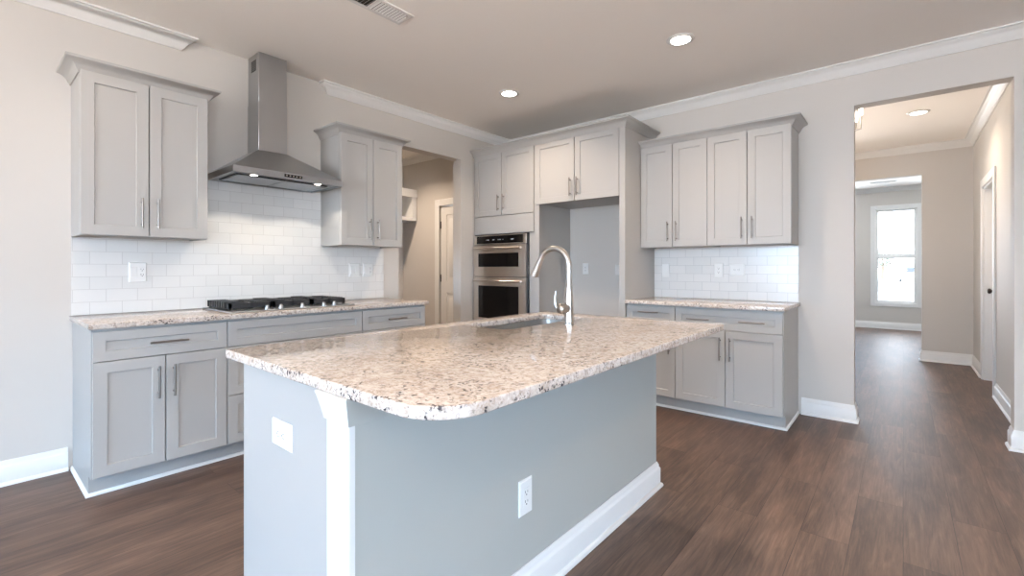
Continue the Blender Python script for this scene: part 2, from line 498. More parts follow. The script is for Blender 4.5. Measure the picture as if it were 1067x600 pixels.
CROWN = [(0, -0.086), (0.010, -0.086), (0.014, -0.076), (0.026, -0.066), (0.036, -0.050), (0.052, -0.030), (0.066, -0.022), (0.070, -0.012), (0.086, -0.010), (0.086, 0), (0, 0)]
BASE = [(0, 0), (0.028, 0), (0.028, 0.008), (0.024, 0.016), (0.017, 0.020), (0.016, 0.020), (0.016, 0.098), (0.013, 0.104), (0.0095, 0.107), (0.0095, 0.118), (0.005, 0.128), (0.0035, 0.134), (0, 0.135)]
def crown(name, path): return struct(MB().sweep(path, CROWN, CEIL).build(name, 'trim', sharp=50))
def baseb(name, path): return struct(MB().sweep(path, BASE).build(name, 'trim', sharp=50))
crown('trim_1', [(WA, -5.0), (WA, 0.970), (WA - 0.01, 0.970)])
crown('trim_2', [(WA - 0.01, 2.045), (WA, 2.045), (WA, WB), (4.08, WB)])
crown('trim_3', [(0.0, HB), (0.66, HB), (0.66, WB + T)])
crown('trim_4', [(-2.6, HB), (0.0, HB)])
crown('trim_5', [(-5.63, 1.02), (-5.63, 4.2), (WA - T, 4.2)])
crown('trim_6', [(-2.6, WY), (2.6, WY)])
baseb('baseboard_left', [(WA, -5.0), (WA, 0.412)])
baseb('baseboard_left_opening', [(WA - T, 3.618), (WA, 3.618), (WA, 3.815)])
baseb('baseboard_back', [(-0.640, WB), (-0.291, WB), (-0.291, WB + T)])
baseb('baseboard_right', [(0.558, WB + T), (0.558, WB), (4.08, WB)])
baseb('baseboard_hall_right', [(0.66, 6.26 - 0.085), (0.66, WB + T)])
baseb('baseboard_hall_back', [(0.184, HB + 0.12), (0.184, HB), (0.66, HB), (0.66, 7.07 + 0.085)])
baseb('baseboard_far_room', [(-2.6, WY), (2.6, WY)])
baseb('baseboard_pantry', [(-5.63, 1.02), (-5.63, 4.2), (-4.905, 4.2)])

def casing_x(mb, xa, xb, zb, y, w=0.085, za=0.0, sgn=-1, t=0.018):
    y0, y1 = sorted((y, y + sgn * t))
    mb.box(xa - w, xa, y0, y1, za, zb + w); mb.box(xb, xb + w, y0, y1, za, zb + w); mb.box(xa, xb, y0, y1, zb, zb + w)

# door_1: panel door of the pantry passage
d1 = MB(); casing_x(d1, -4.82, -4.05, 2.04, 4.2)
d1 = struct(d1.build('door_1', 'trim', bevel=0.004))
def panel_door(frame, w, h, parent):
    """Two-panel interior door in a local frame: face toward -y, hinge at x=0."""
    m = MB(frame)
    x0, x1 = 0.003, w - 0.003
    m.box(x0, x1, 0, 0.030, 0.010, h)
    for za, zb in ((0.010, 0.24), (0.86, 1.02), (h - 0.115, h)):
        m.box(x0, x1, -0.007, 0.0, za, zb)
    for xa, xb in ((x0, 0.115), (w - 0.115, x1)):
        m.box(xa, xb, -0.007, 0.0, 0.24, 0.86); m.box(xa, xb, -0.007, 0.0, 1.02, h - 0.115)
    for za, zb in ((0.275, 0.825), (1.055, h - 0.15)):
        m.shaker(0.15, w - 0.15, za, zb, 0.0, t=0.006, rail=0.02, rec=-0.002)
    return m.build('door_panel', 'trim', parent)
fr = Matrix.Translation((-4.82, 4.225, 0))
p = panel_door(fr, 0.77, 2.03, d1)
for z in (0.30, 1.06, 1.78):
    MB(fr).cyl((0.004, -0.012, z - 0.05), (0.004, -0.012, z + 0.05), 0.008).build('hinge', 'bronze', d1)
MB(fr).lathe([(0.026, 0), (0.026, 0.006), (0.010, 0.010), (0.010, 0.035), (0.026, 0.045), (0.028, 0.058), (0.018, 0.068)], (0.70, -0.007, 0.95), axis=(0, -1, 0)).build('knob', 'bronze', d1)

# door_2: closed door in the hall's right wall, set back in its jamb
m = MB()
m.box(0.642, 0.66, 6.26 - 0.085, 6.26, 0, 2.06 + 0.085); m.box(0.642, 0.66, 7.07, 7.07 + 0.085, 0, 2.06 + 0.085)
m.box(0.642, 0.66, 6.26, 7.07, 2.06, 2.06 + 0.085)
d2 = struct(m.build('door_2', 'trim', bevel=0.004))
m = MB(); m.box(0.66, 0.80, 7.05, 7.07, 0, 2.06); m.box(0.66, 0.80, 6.26, 6.28, 0, 2.06); m.box(0.66, 0.80, 6.28, 7.05, 2.04, 2.06)
m.build('jamb', 'trim', d2)
fr2 = Matrix.Translation((0.755, 7.05, 0)) @ Matrix.Rotation(-PI / 2, 4, 'Z')   # local -y -> world -x
panel_door(fr2, 0.77, 2.035, d2)
MB(fr2).lathe([(0.028, 0), (0.028, 0.006), (0.011, 0.010), (0.011, 0.035), (0.026, 0.045), (0.029, 0.058), (0.018, 0.068)], (0.075, -0.007, 0.955), axis=(0, -1, 0)).build('knob', 'bronze', d2)

# windows
def sash_window(name, xa, xb, za, zb, y, inward, parent_mat='trim', split=None, F=IDM):
    """Double-hung window in a wall along x; y = wall's inner face, inward = -1 or 1 (direction into the room)."""
    m = MB(F); w = 0.075; t = 0.018
    y0, y1 = sorted((y, y + inward * t))
    m.box(xa - w, xa, y0, y1, za - 0.075, zb + w); m.box(xb, xb + w, y0, y1, za - 0.075, zb + w)
    m.box(xa, xb, y0, y1, zb, zb + w); m.box(xa, xb, y0, y1, za - 0.075, za)
    win = struct(m.build(name, parent_mat, bevel=0.003))
    yo = y - inward * 0.07
    zm = split or (za + zb) / 2
    for nm, z0, z1, yy in (('upper_sash', zm, zb, yo - inward * 0.02), ('lower_sash', za, zm, yo + inward * 0.02)):
        s = MB(F); e = 0.045; d = 0.018
        s.box(xa, xa + e, yy - d, yy + d, z0, z1); s.box(xb - e, xb, yy - d, yy + d, z0, z1)
        s.box(xa + e, xb - e, yy - d, yy + d, z0, z0 + e); s.box(xa + e, xb - e, yy - d, yy + d, z1 - e, z1)
        so = s.build(nm, 'trim', win, bevel=0.002)
        MB(F).box(xa + e, xb - e, yy - 0.003, yy + 0.003, z0 + e, z1 - e).build('pane', 'glass', so)
    return win
sash_window('window_1', -0.425, 0.205, 0.515, 2.355, WY, -1, split=1.43)
for i, (a_, b_) in enumerate(WIN_FRONT):
    sash_window('window_%d' % (i + 2), a_, b_, 0.6, 2.3, -5.0, 1)

RY = Matrix.Rotation(PI / 2, 4, 'Z')
sash_window('window_7', -2.75, -1.30, 0.6, 2.3, -4.08, 1, F=RY)
sash_window('window_8', -1.10, 0.35, 0.6, 2.3, -4.08, 1, F=RY)
sash_window('window_9', 6.0, 6.6, 0.6, 2.3, 2.6, -1, F=RY)  # unseen window, added so the hall space gets more light
sash_window('window_5', -2.015, -1.385, 0.515, 2.355, WY, -1, split=1.43)  # unseen, added to bring light into the far room
sash_window('window_6', 1.105, 1.735, 0.515, 2.355, WY, -1, split=1.43)  # unseen too, added for the far room's brightness

# outside the far window
struct(MB().box(-60, 60, 12.2, 200, -0.35, -0.15).build('ground', 'snow'))
struct(MB().box(-60, 60, 34, 56, -0.15, -0.14).build('road', 'road'))
car = thing('car', 'white parked car seen from behind through the far window', 'car', (0.6, 60, -0.15))
m = MB(); m.box(-0.28, 1.48, 59, 63.2, 0.10, 0.72); m.build('body', 'car', car, bevel=0.08)
m = MB()
rs = [[(-0.22, y, 0.72), (1.42, y, 0.72), (1.22, y2, 1.25), (-0.02, y2, 1.25)] for y, y2 in ((59.3, 59.8), (62.3, 61.6))]
vv = [[m._v(p) for p in r] for r in rs]
for k in range(4): m.bm.faces.new((vv[0][k], vv[0][(k + 1) % 4], vv[1][(k + 1) % 4], vv[1][k]))
m.bm.faces.new(vv[0][::-1]); m.bm.faces.new(vv[1]); m.build('cabin', 'car_glass', car)
for x in (-0.2, 1.4):
    for y in (59.8, 62.3):
        MB().cyl((x - 0.1, y, 0.17), (x + 0.1, y, 0.17), 0.32).build('wheel', 'rubber', car)
for x in (-0.18, 1.2):
    MB().box(x, x + 0.18, 58.97, 59.02, 0.45, 0.62).build('tail_lamp', 'tail', car)
random.seed(4)
def tree(x, y, h, label):
    t = thing('tree', label, 'tree', (x, y, -0.15), group='trees across the road')
    m = MB(); m.tube([(x, y, -0.15), (x + 0.1, y, h * 0.3), (x, y, h * 0.8)], [0.22, 0.16, 0.05], 10)
    for k in range(9):
        a = k * 2.4; z = h * (0.32 + 0.05 * k); r = h * (0.30 - 0.02 * k)
        m.tube([(x + 0.05, y, z), (x + r * 0.6 * math.cos(a), y + r * 0.6 * math.sin(a), z + r * 0.5), (x + r * math.cos(a), y + r * math.sin(a), z + r)], [0.08, 0.05, 0.02], 6)
    m.build('trunk', 'bark', t)
    m = MB()
    for k in range(420):
        a = random.uniform(0, 2 * PI); u = random.uniform(-1, 1); rr = random.uniform(0.3, 1) ** 0.5
        c = Vector((x + h * 0.36 * rr * math.cos(a) * math.sqrt(1 - u * u), y + h * 0.36 * rr * math.sin(a) * math.sqrt(1 - u * u), h * 0.66 + h * 0.34 * rr * u))
        q = Vector((random.uniform(-1, 1), random.uniform(-1, 1), random.uniform(-1, 1))).normalized(); s = random.uniform(0.12, 0.26)
        b = q.orthogonal().normalized() * s; d = q.cross(b)
        m.face([c - b, c + d * 0.6, c + b, c - d * 0.6])
    m.build('foliage', 'leaf', t)
tree(-1.9, 70, 3.6, 'small pale tree left of the parked car outside the far window')
tree(3.0, 74, 4.4, 'small pale tree right of the parked car outside the far window')

# ---------------------------------------------------------------- kitchen cabinets
def pull(frame, c, length, vertical, parent, standoff=0.032, r=0.0058):
    """Bar pull; c = centre on the door face (local), sticking out toward -y."""
    m = MB(frame); x, y, z = c; h = length / 2; p = h - 0.024
    if vertical:
        m.cyl((x, y - standoff, z - h), (x, y - standoff, z + h), r, n=14)
        for q in (-p, p): m.cyl((x, y, z + q), (x, y - standoff, z + q), r * 0.8, n=12)
    else:
        m.cyl((x - h, y - standoff, z), (x + h, y - standoff, z), r, n=14)
        for q in (-p, p): m.cyl((x + q, y, z), (x + q, y - standoff, z), r * 0.8, n=12)
    return m.build('pull', 'pull', parent)

G = 0.0028
CABCROWN = [(0, 0), (0.007, 0), (0.009, 0.010), (0.014, 0.014), (0.020, 0.030), (0.034, 0.047), (0.052, 0.057), (0.060, 0.059), (0.064, 0.063), (0.064, 0.074), (0, 0.074)]

def upper(name, label, F, x0, x1, z0, ztop, d, crown_path, group=None, recess=0.012):
    o = thing(name, label, 'cabinet', tuple(F @ Vector((x0, 0, z0))), PI / 2 if F is FA else 0, group)
    m = MB(F)
    e = 0.016
    m.box(x0 + e, x1 - e, -d + 0.035, 0, z0 + 0.02, ztop + 0.012)                   # box
    m.box(x0, x0 + e, -d, 0, z0, ztop + 0.012); m.box(x1 - e, x1, -d, 0, z0, ztop + 0.012)
    m.box(x0 + e, x1 - e, -d, -d + 0.035, z0, z0 + 0.02); m.box(x0 + e, x1 - e, -d, -d + 0.035, ztop - 0.01, ztop + 0.012)
    m.build('carcass', 'cab', o)
    xm = (x0 + x1) / 2
    for xa, xb, s in ((x0 + 0.002, xm - G, 1), (xm + G, x1 - 0.002, -1)):
        dr = MB(F).shaker(xa, xb, z0 + 0.003, ztop, -d - 0.003, t=0.018).build('door', 'cab', o)
        hx = xb - 0.036 if s > 0 else xa + 0.036
        pull(F, (hx, -d - 0.021, z0 + 0.14), 0.178, True, dr)
    MB(F).sweep(crown_path, CABCROWN, ztop - 0.012).build('crown', 'cab', o, sharp=50)
    return o

UD = 0.305
# left wall uppers
upper('upper_cabinet', 'grey two-door wall cabinet at the far left, before the steel hood', FA, 0.425, 1.042, 1.385, 2.298, UD,
      [(0.425, 0), (0.425, -UD - 0.001), (1.042, -UD - 0.001), (1.042, 0)], 'upper cabinets on the range wall')
upper('upper_cabinet', 'grey two-door wall cabinet between the steel hood and the pantry passage', FA, 1.979, 2.580, 1.385, 2.298, UD,
      [(1.979, 0), (1.979, -UD - 0.001), (2.580, -UD - 0.001), (2.580, 0)], 'upper cabinets on the range wall')
# back wall uppers
upper('upper_cabinet', 'grey two-door wall cabinet right beside the tall refrigerator panel', FB, -1.896, -1.289, 1.388, 2.318, UD,
      [(-1.896, -UD - 0.001), (-1.289, -UD - 0.001)], 'upper cabinets on the back wall')
upper('upper_cabinet', 'grey two-door wall cabinet at the free end nearest the wide hall opening', FB, -1.289, -0.660, 1.388, 2.318, UD,
      [(-1.289, -UD - 0.001), (-0.660, -UD - 0.001), (-0.660, 0)], 'upper cabinets on the back wall')

KICK, FACE, BTOP = 0.535, 0.600, 0.883
SHOE = [(0, 0), (0.013, 0), (0.013, 0.006), (0.009, 0.014), (0.003, 0.018), (0, 0.018)]
def base(name, label, F, x0, x1, fronts, shoe, group=None):
    """fronts: list of (kind, xa, xb, za, zb, pulls) in fractions/absolute local coords."""
    o = thing(name, label, 'cabinet', tuple(F @ Vector((x0, 0, 0))), PI / 2 if F is FA else 0, group)
    m = MB(F); e = 0.016; m.box(x0 + e, x1 - e, -FACE + 0.04, 0, 0.108, BTOP)
    m.box(x0, x0 + e, -FACE, 0, 0.108, BTOP); m.box(x1 - e, x1, -FACE, 0, 0.108, BTOP)
    m.box(x0 + e, x1 - e, -FACE, -FACE + 0.04, 0.108, 0.124); m.box(x0 + e, x1 - e, -FACE, -FACE + 0.04, BTOP - 0.02, BTOP); m.build('carcass', 'cab', o)
    MB(F).box(x0, x1, -KICK, 0, 0, 0.108).build('toe_kick', 'cab', o)
    MB(F).sweep(shoe, SHOE).build('shoe_molding', 'trim', o, sharp=50)
    for kind, xa, xb, za, zb, pulls in fronts:
        rail = 0.05 if (zb - za) < 0.2 else 0.057
        fo = MB(F).shaker(xa + G, xb - G, za, zb, -FACE - 0.003, t=0.018, rail=rail).build(kind, 'cab', o)
        for px, pz, ln, vert in pulls:
            pull(F, (px, -FACE - 0.021, pz), ln, vert, fo)
    return o
DZ0, DZ1, TZ0, TZ1 = 0.113, 0.709, 0.713, 0.868
def two_doors(x0, x1):
    xm = (x0 + x1) / 2
    return [('door', x0, xm, DZ0, DZ1, [(xm - 0.036, 0.568, 0.178, True)]), ('door', xm, x1, DZ0, DZ1, [(xm + 0.036, 0.568, 0.178, True)])]
GA = 'base cabinets under the cooktop counter'
base('base_cabinet', 'grey base cabinet at the exposed end left of the cooktop, one drawer, two doors', FA, 0.432, 1.058,
     [('drawer', 0.434, 1.058, TZ0, TZ1, [(0.759, 0.788, 0.178, False)])] + two_doors(0.434, 1.058),
     [(0.432, 0), (0.432, -KICK), (1.058, -KICK)], GA)
base('base_cabinet', 'wide grey base cabinet directly below the cooktop, plain false front over deep drawers', FA, 1.058, 1.990,
     [('false_front', 1.058, 1.990, TZ0, TZ1, []),
      ('drawer', 1.058, 1.990, 0.412, DZ1, [(1.524, 0.62, 0.22, False)]), ('drawer', 1.058, 1.990, DZ0, 0.408, [(1.524, 0.32, 0.22, False)])],
     [(1.058, -KICK), (1.990, -KICK)], GA)
base('base_cabinet', 'grey base cabinet with one small drawer beside the pantry passage', FA, 1.990, 2.606,
     [('drawer', 1.990, 2.604, TZ0, TZ1, [(2.297, 0.788, 0.178, False)])] + two_doors(1.990, 2.604),
     [(1.990, -KICK), (2.606, -KICK), (2.606, 0)], GA)
GB = 'base cabinets on the back wall'
base('base_cabinet', 'narrow grey base cabinet against the tall refrigerator panel, one drawer over a door', FB, -1.896, -1.455,
     [('drawer', -1.894, -1.455, TZ0, TZ1, [(-1.68, 0.820, 0.178, False)]), ('door', -1.894, -1.455, DZ0, DZ1, [(-1.50, 0.568, 0.178, True)])],
     [(-1.896, -KICK), (-1.455, -KICK)], GB)
base('base_cabinet', 'grey base cabinet at the exposed end near the hall opening, wide drawer with two pulls', FB, -1.455, -0.664,
     [('drawer', -1.455, -0.666, TZ0, TZ1, [(-1.262, 0.788, 0.178, False), (-0.868, 0.788, 0.178, False)])] + two_doors(-1.455, -0.666),
     [(-1.455, -KICK), (-0.664, -KICK), (-0.664, 0)], GB)

# worktops
CT0, CT1 = 0.884, 0.914
mb = slab_mesh([(0.418, 0), (0.418, -0.643), (2.622, -0.643), (2.622, 0)], [], CT0, CT1, 0.004)
mb.bm.transform(FA)
tag(mb.build('countertop', 'granite', base=la(1.52, 0.32, CT0)), 'long speckled granite countertop carrying the black cooktop', 'countertop')
mb = slab_mesh([(-1.896, 0), (-1.896, -0.650), (-0.648, -0.650), (-0.648, 0)], [], CT0, CT1, 0.004)
mb.bm.transform(FB)
tag(mb.build('countertop', 'granite', base=lb(-1.27, 0.32, CT0)), 'short speckled granite countertop on the back wall by the hall opening', 'countertop')

# tiled backsplashes
m = MB(FA)
m.box(0.425, 1.044, -0.008, 0, CT1 + 0.001, 1.384); m.box(1.044, 1.977, -0.008, 0, CT1 + 0.001, 1.835); m.box(1.977, 2.600, -0.008, 0, CT1 + 0.001, 1.384)
tag(m.build('tile_backsplash', 'tile_a', base=la(0.43, 0, CT1)), 'white subway tile backsplash running up behind the cooktop and hood', 'backsplash')
m = MB(FB); m.box(-1.895, -0.660, -0.008, 0, CT1 + 0.001, 1.387)
tag(m.build('tile_backsplash', 'tile_b', base=lb(-0.660, 0, CT1 + 0.0)), 'white subway tile backsplash on the back wall under two grey wall cabinets', 'backsplash')

# tall oven cabinet
TF = 0.62; TZ = 2.470
oc = thing('oven_cabinet', 'tall grey oven cabinet in the corner with two doors above the wall oven', 'cabinet', lb(-3.795, 0, 0))
m = MB(FB)
m.box(-3.797, -2.9135, -TF + 0.035, 0, 1.575, TZ + 0.012); m.box(-3.797, -2.9135, -TF, -TF + 0.035, TZ - 0.01, TZ + 0.012); m.box(-3.797, -3.775, -TF, -TF + 0.035, 1.575, TZ - 0.01); m.box(-2.935, -2.9135, -TF, -TF + 0.035, 1.575, TZ - 0.01); m.box(-3.775, -2.935, -TF, -TF + 0.035, 1.575, 1.60); m.box(-3.797, -3.775, -TF, 0, 0.108, 1.575); m.box(-3.000, -2.9135, -TF, 0, 0.108, 1.575)
m.box(-3.775, -3.000, -TF, 0, 0.108, 0.53); m.box(-3.775, -3.000, -0.03, 0, 0.53, 1.575)
m.build('carcass', 'cab', oc)
MB(FB).box(-3.797, -2.9135, -TF + 0.065, 0, 0, 0.108).build('toe_kick', 'cab', oc)
MB(FB).sweep([(-3.797, -TF + 0.065), (-2.9135, -TF + 0.065)], SHOE).build('shoe_molding', 'trim', oc)
MB(FB).box(-3.785, -2.925, -TF - 0.018, -TF, 1.580, 1.772).build('filler_panel', 'cab', oc, bevel=0.0015)
for xa, xb, hx in ((-3.785, -3.370, -3.405), (-3.367, -2.925, -3.332)):
    dr = MB(FB).shaker(xa + G, xb - G, 1.778, TZ, -TF).build('door', 'cab', oc)
    pull(FB, (hx, -TF - 0.02, 1.915), 0.178, True, dr)
dr = MB(FB).shaker(-3.785, -2.925, 0.113, 0.525, -TF).build('drawer', 'cab', oc); pull(FB, (-3.355, -TF - 0.02, 0.44), 0.22, False, dr)
MB(FB).sweep([(-3.797, -TF - 0.019), (-2.9135, -TF - 0.019)], CABCROWN, TZ - 0.006).build('crown', 'cab', oc, sharp=50)

# refrigerator surround
rc = thing('refrigerator_cabinet', 'tall grey cabinet frame around the empty refrigerator space, two doors across the top', 'cabinet', lb(-2.41, 0, 0))
m = MB(FB); m.box(-2.892, -1.920, -TF + 0.035, 0, 1.865, TZ + 0.012); m.box(-2.892, -1.920, -TF, -TF + 0.035, 1.865, 1.885); m.box(-2.892, -1.920, -TF, -TF + 0.035, TZ - 0.01, TZ + 0.012); m.build('carcass', 'cab', rc)
m = MB(FB); m.box(-2.912, -2.892, -TF, 0, 0, TZ + 0.012); m.box(-2.912, -2.855, -TF - 0.018, -TF, 0, 1.845); m.build('side_panel', 'cab', rc)
m = MB(FB); m.box(-1.920, -1.898, -TF, 0, 0, TZ + 0.012); m.box(-1.955, -1.898, -TF - 0.018, -TF, 0, TZ + 0.006); m.build('side_panel', 'cab', rc)
for xa, xb, hx in ((-2.905, -2.432, -2.470), (-2.429, -1.957, -2.391)):
    dr = MB(FB).shaker(xa + G, xb - G, 1.850, TZ, -TF).build('door', 'cab', rc)
    pull(FB, (hx, -TF - 0.02, 1.985), 0.178, True, dr)
MB(FB).sweep([(-2.912, -TF - 0.019), (-1.898, -TF - 0.019), (-1.898, 0)], CABCROWN, TZ - 0.006).build('crown', 'cab', rc, sharp=50)

# double wall oven
ov = thing('wall_oven', 'stainless steel double wall oven with black glass doors', 'oven', lb(-3.39, TF, 0.545))
OX0, OX1, OF = -3.772, -3.010, TF + 0.004
m = MB(FB); m.box(OX0 + 0.01, OX1 - 0.01, -TF + 0.03, -0.05, 0.545, 1.56); m.box(OX0 - 0.003, OX1 + 0.020, -TF - 0.016, -TF - 0.004, 0.535, 1.572)
m.build('body', 'black', ov)
m = MB(FB); m.box(OX0, OX1, -OF - 0.030, -OF - 0.012, 1.458, 1.563); cp = m.build('control_panel', 'oven_steel', ov, bevel=0.003)
pg = MB(FB).box(OX0 + 0.045, OX1 - 0.042, -OF - 0.034, -OF - 0.030, 1.470, 1.553).build('control_glass', 'black_glass', cp)
for cx, w in ((-3.56, 0.05), (-3.47, 0.03), (-3.40, 0.012), (-3.375, 0.03), (-3.33, 0.012), (-3.20, 0.04)):
    MB(FB).box(cx - w / 2, cx + w / 2, -OF - 0.0345, -OF - 0.034, 1.505, 1.515).build('display_mark', 'display', cp)
def oven_door(z0, z1, gz0, gz1, hz):
    m = MB(FB); yf = -OF - 0.040; yb = -OF - 0.012
    gx0, gx1 = OX0 + 0.075, OX1 - 0.095
    m.box(OX0, gx0, yf, yb, z0, z1); m.box(gx1, OX1, yf, yb, z0, z1); m.box(gx0, gx1, yf, yb, z0, gz0); m.box(gx0, gx1, yf, yb, gz1, z1)
    d = m.build('oven_door', 'oven_steel', ov)
    MB(FB).box(gx0, gx1, yf + 0.002, yb, gz0, gz1).build('door_glass', 'black_glass', d)
    h = MB(FB); h.cyl((OX0 + 0.045, yf - 0.048, hz), (OX1 - 0.03, yf - 0.048, hz), 0.0135, n=18)
    for x in (OX0 + 0.075, OX1 - 0.06): h.cyl((x, yf, hz), (x, yf - 0.048, hz), 0.010, n=14)
    h.build('handle', 'oven_steel', d)
oven_door(1.103, 1.452, 1.212, 1.362, 1.415)
oven_door(0.548, 1.097, 0.640, 1.000, 1.056)

# range hood
HY0, HY1, HX, HZ0, HZ1 = 1.130, 1.895, 0.50, 1.825, 1.866
hd = thing('range_hood', 'stainless steel chimney range hood on the tiled wall above the cooktop', 'range hood', la(1.5125, 0, HZ0))
CY0, CY1, CX, CZ = 1.399, 1.606, 0.205, 2.062
m = MB(FA)
m.box(HY0, HY1, -HX, -0.009, HZ0 + 0.012, HZ1)
a_ = [(HY0, -HX, HZ1), (HY1, -HX, HZ1), (HY1, -0.009, HZ1), (HY0, -0.009, HZ1)]
b_ = [(CY0, -CX, CZ), (CY1, -CX, CZ), (CY1, -0.009, CZ), (CY0, -0.009, CZ)]
va = [m._v(p) for p in a_]; vb = [m._v(p) for p in b_]
for k in range(4): m.bm.faces.new((va[k], va[(k + 1) % 4], vb[(k + 1) % 4], vb[k]))
m.bm.faces.new(vb)
for x0, x1, y0, y1 in ((HY0, HY1, -HX, -HX + 0.012), (HY0, HY0 + 0.012, -HX + 0.012, -0.009), (HY1 - 0.012, HY1, -HX + 0.012, -0.009), (HY0 + 0.012, HY1 - 0.012, -0.021, -0.009)):
    m.box(x0, x1, y0, y1, HZ0, HZ0 + 0.012)
m.build('canopy', 'steel', hd, sharp=20)
m = MB(FA); m.box(CY0, CY1, -CX, -0.009, CZ, 2.42); m.box(CY0 + 0.003, CY1 - 0.003, -CX + 0.003, -0.009, 2.42, CEIL - 0.001)
ch = m.build('chimney', 'steel', hd, bevel=0.002)
m = MB(FA)
for k in range(6): m.box(CY0 + 0.001, CY0 + 0.0032, -0.155, -0.07, 2.655 + 0.014 * k, 2.663 + 0.014 * k)
m.build('vent_slots', 'slot', ch)
m = MB(FA)
for q in (0.035, 0.40):
    pass
m.box(HY0 + 0.06, HY1 - 0.06, -HX + 0.115, -0.055, HZ0 + 0.004, HZ0 + 0.010)
fl = m.build('filter_frame', 'iron', hd)
for x0, x1 in ((HY0 + 0.075, 1.508), (1.517, HY1 - 0.075)):
    m = MB(FA); m.box(x0, x1, -HX + 0.13, -0.07, HZ0 + 0.001, HZ0 + 0.004)
    fo = m.build('filter', 'steel', hd)
MB(FA).box(1.455, 1.580, -HX - 0.002, -HX, 1.836, 1.856).build('control_strip', 'black_glass', hd)
m = MB(FA)
for k in range(5): m.cyl((1.470 + 0.0235 * k, -HX - 0.002, 1.846), (1.470 + 0.0235 * k, -HX - 0.006, 1.846), 0.006, n=14)
m.build('buttons', 'nickel', hd)
for y in (1.285, 1.735):
    lm = MB(FA).lathe([(0.030, 0.0), (0.036, 0.003), (0.036, 0.008)], (y, -HX + 0.075, HZ0 + 0.003), n=28).build('lamp', 'steel', hd)
    MB(FA).lathe([(0.019, 0.0), (0.022, 0.002)], (y, -HX + 0.075, HZ0 + 0.0008), n=28).build('lens', 'hood_glow', lm)
    p_ = la(y, HX - 0.075, HZ0 - 0.004)
    l_ = bpy.data.lights.new('hood_lamp_light', 'SPOT'); l_.energy = 10.5; l_.color = (1.0, 0.90, 0.76)
    l_.spot_size = math.radians(128); l_.spot_blend = 0.18; l_.shadow_soft_size = 0.025
    lo = bpy.data.objects.new('hood_lamp_light', l_); COL.objects.link(lo)
    lo.parent = hd; lo.location = WORLDM[hd].inverted() @ Vector(p_) if False else Vector(p_) - Vector(hd.location)
    lo.rotation_euler = (0, 0, 0)

# gas cooktop
KX0, KX1 = 1.085, 1.950
ck = thing('cooktop', 'stainless gas cooktop with black cast iron grates set into the granite', 'cooktop', la(1.5175, 0.33, CT1))
m = MB(FA); m.box(KX0, KX1, -0.590, -0.065, CT1 + 0.0005, CT1 + 0.010); m.build('tray', 'steel', ck, bevel=0.003)
gx = [1.115, 1.390, 1.665, 1.935]
for a_, b_ in zip(gx, gx[1:]):
    m = MB(FA); x0, x1 = a_ + 0.004, b_ - 0.004; y0, y1 = -0.470, -0.085; z0, z1 = CT1 + 0.020, CT1 + 0.054
    bw = 0.015
    m.box(x0, x1, y0, y0 + bw, z0, z1); m.box(x0, x1, y1 - bw, y1, z0, z1)
    m.box(x0, x0 + bw, y0, y1, z0, z1); m.box(x1 - bw, x1, y0, y1, z0, z1)
    for k in range(1, 9):
        y = y0 + (y1 - y0) * k / 9
        m.box(x0 - (0.020 if a_ < 1.2 else 0), x0 + 0.09, y - 0.0075, y + 0.0075, z0, z1 + 0.009); m.box(x1 - 0.09, x1, y - 0.0065, y + 0.0065, z0 + 0.002, z1 + 0.004)
    xm = (x0 + x1) / 2
    m.box(xm - 0.006, xm + 0.006, y0, y0 + 0.12, z0, z1); m.box(xm - 0.006, xm + 0.006, y1 - 0.12, y1, z0, z1)
    m.box(x0, x1, (y0 + y1) / 2 - 0.006, (y0 + y1) / 2 + 0.006, z0, z1)
    for x in (x0, x1 - 0.016):
        for y in (y0, y1 - 0.016): m.box(x, x + 0.016, y, y + 0.016, CT1 + 0.010, z0)
    m.build('grate', 'iron', ck)
for x, y in ((1.255, -0.37), (1.255, -0.18), (1.527, -0.28), (1.80, -0.37), (1.80, -0.18)):
    MB(FA).lathe([(0.045, 0), (0.042, 0.008), (0.030, 0.009), (0.030, 0.016), (0.026, 0.018)], (x, y, CT1 + 0.010), n=24).build('burner', 'black', ck)
for x in (1.325, 1.415, 1.565, 1.725, 1.805):
    kb = MB(FA).lathe([(0.019, 0), (0.019, 0.004), (0.013, 0.006), (0.011, 0.024), (0.0095, 0.026)], (x, -0.535, CT1 + 0.010), n=22).build('knob', 'steel', ck)

# ---------------------------------------------------------------- island
IX0, IX1, IY0, IY1 = -1.740, -1.040, 0.630, 2.465
isl = thing('kitchen_island', 'large island with pale panelled sides and a white corner post under the granite top', 'island', (-1.39, 1.55, 0))
m = MB(); xa_, xb_, ya_, yb_, zt_ = IX0 + 0.01, IX1 - 0.0125, IY0 + 0.0125, IY1, CT0 - 0.001
m.box(xa_, xa_ + 0.012, ya_, yb_, 0, zt_); m.box(xb_ - 0.012, xb_, ya_, yb_, 0, zt_); m.box(xa_ + 0.012, xb_ - 0.012, ya_, ya_ + 0.012, 0, zt_)
m.box(xa_ + 0.012, xb_ - 0.012, yb_ - 0.012, yb_, 0, zt_); m.box(xa_ + 0.012, xb_ - 0.012, ya_ + 0.012, yb_ - 0.012, 0.10, 0.112)
m.build('carcass', 'cab', isl)
MB().box(IX0, IX1 - 0.0125, IY0, IY0 + 0.012, 0.0, CT0 - 0.001).build('end_panel', 'cab', isl)
MB().box(IX1 - 0.012, IX1, IY0, IY1 + 0.002, 0.0, CT0 - 0.001).build('back_panel', 'island_wall', isl)
post = MB().box(-1.146, IX1 + 0.002, IY0 - 0.016, IY0 - 0.0005, 0.0, 0.82).build('corner_post', 'trim', isl)
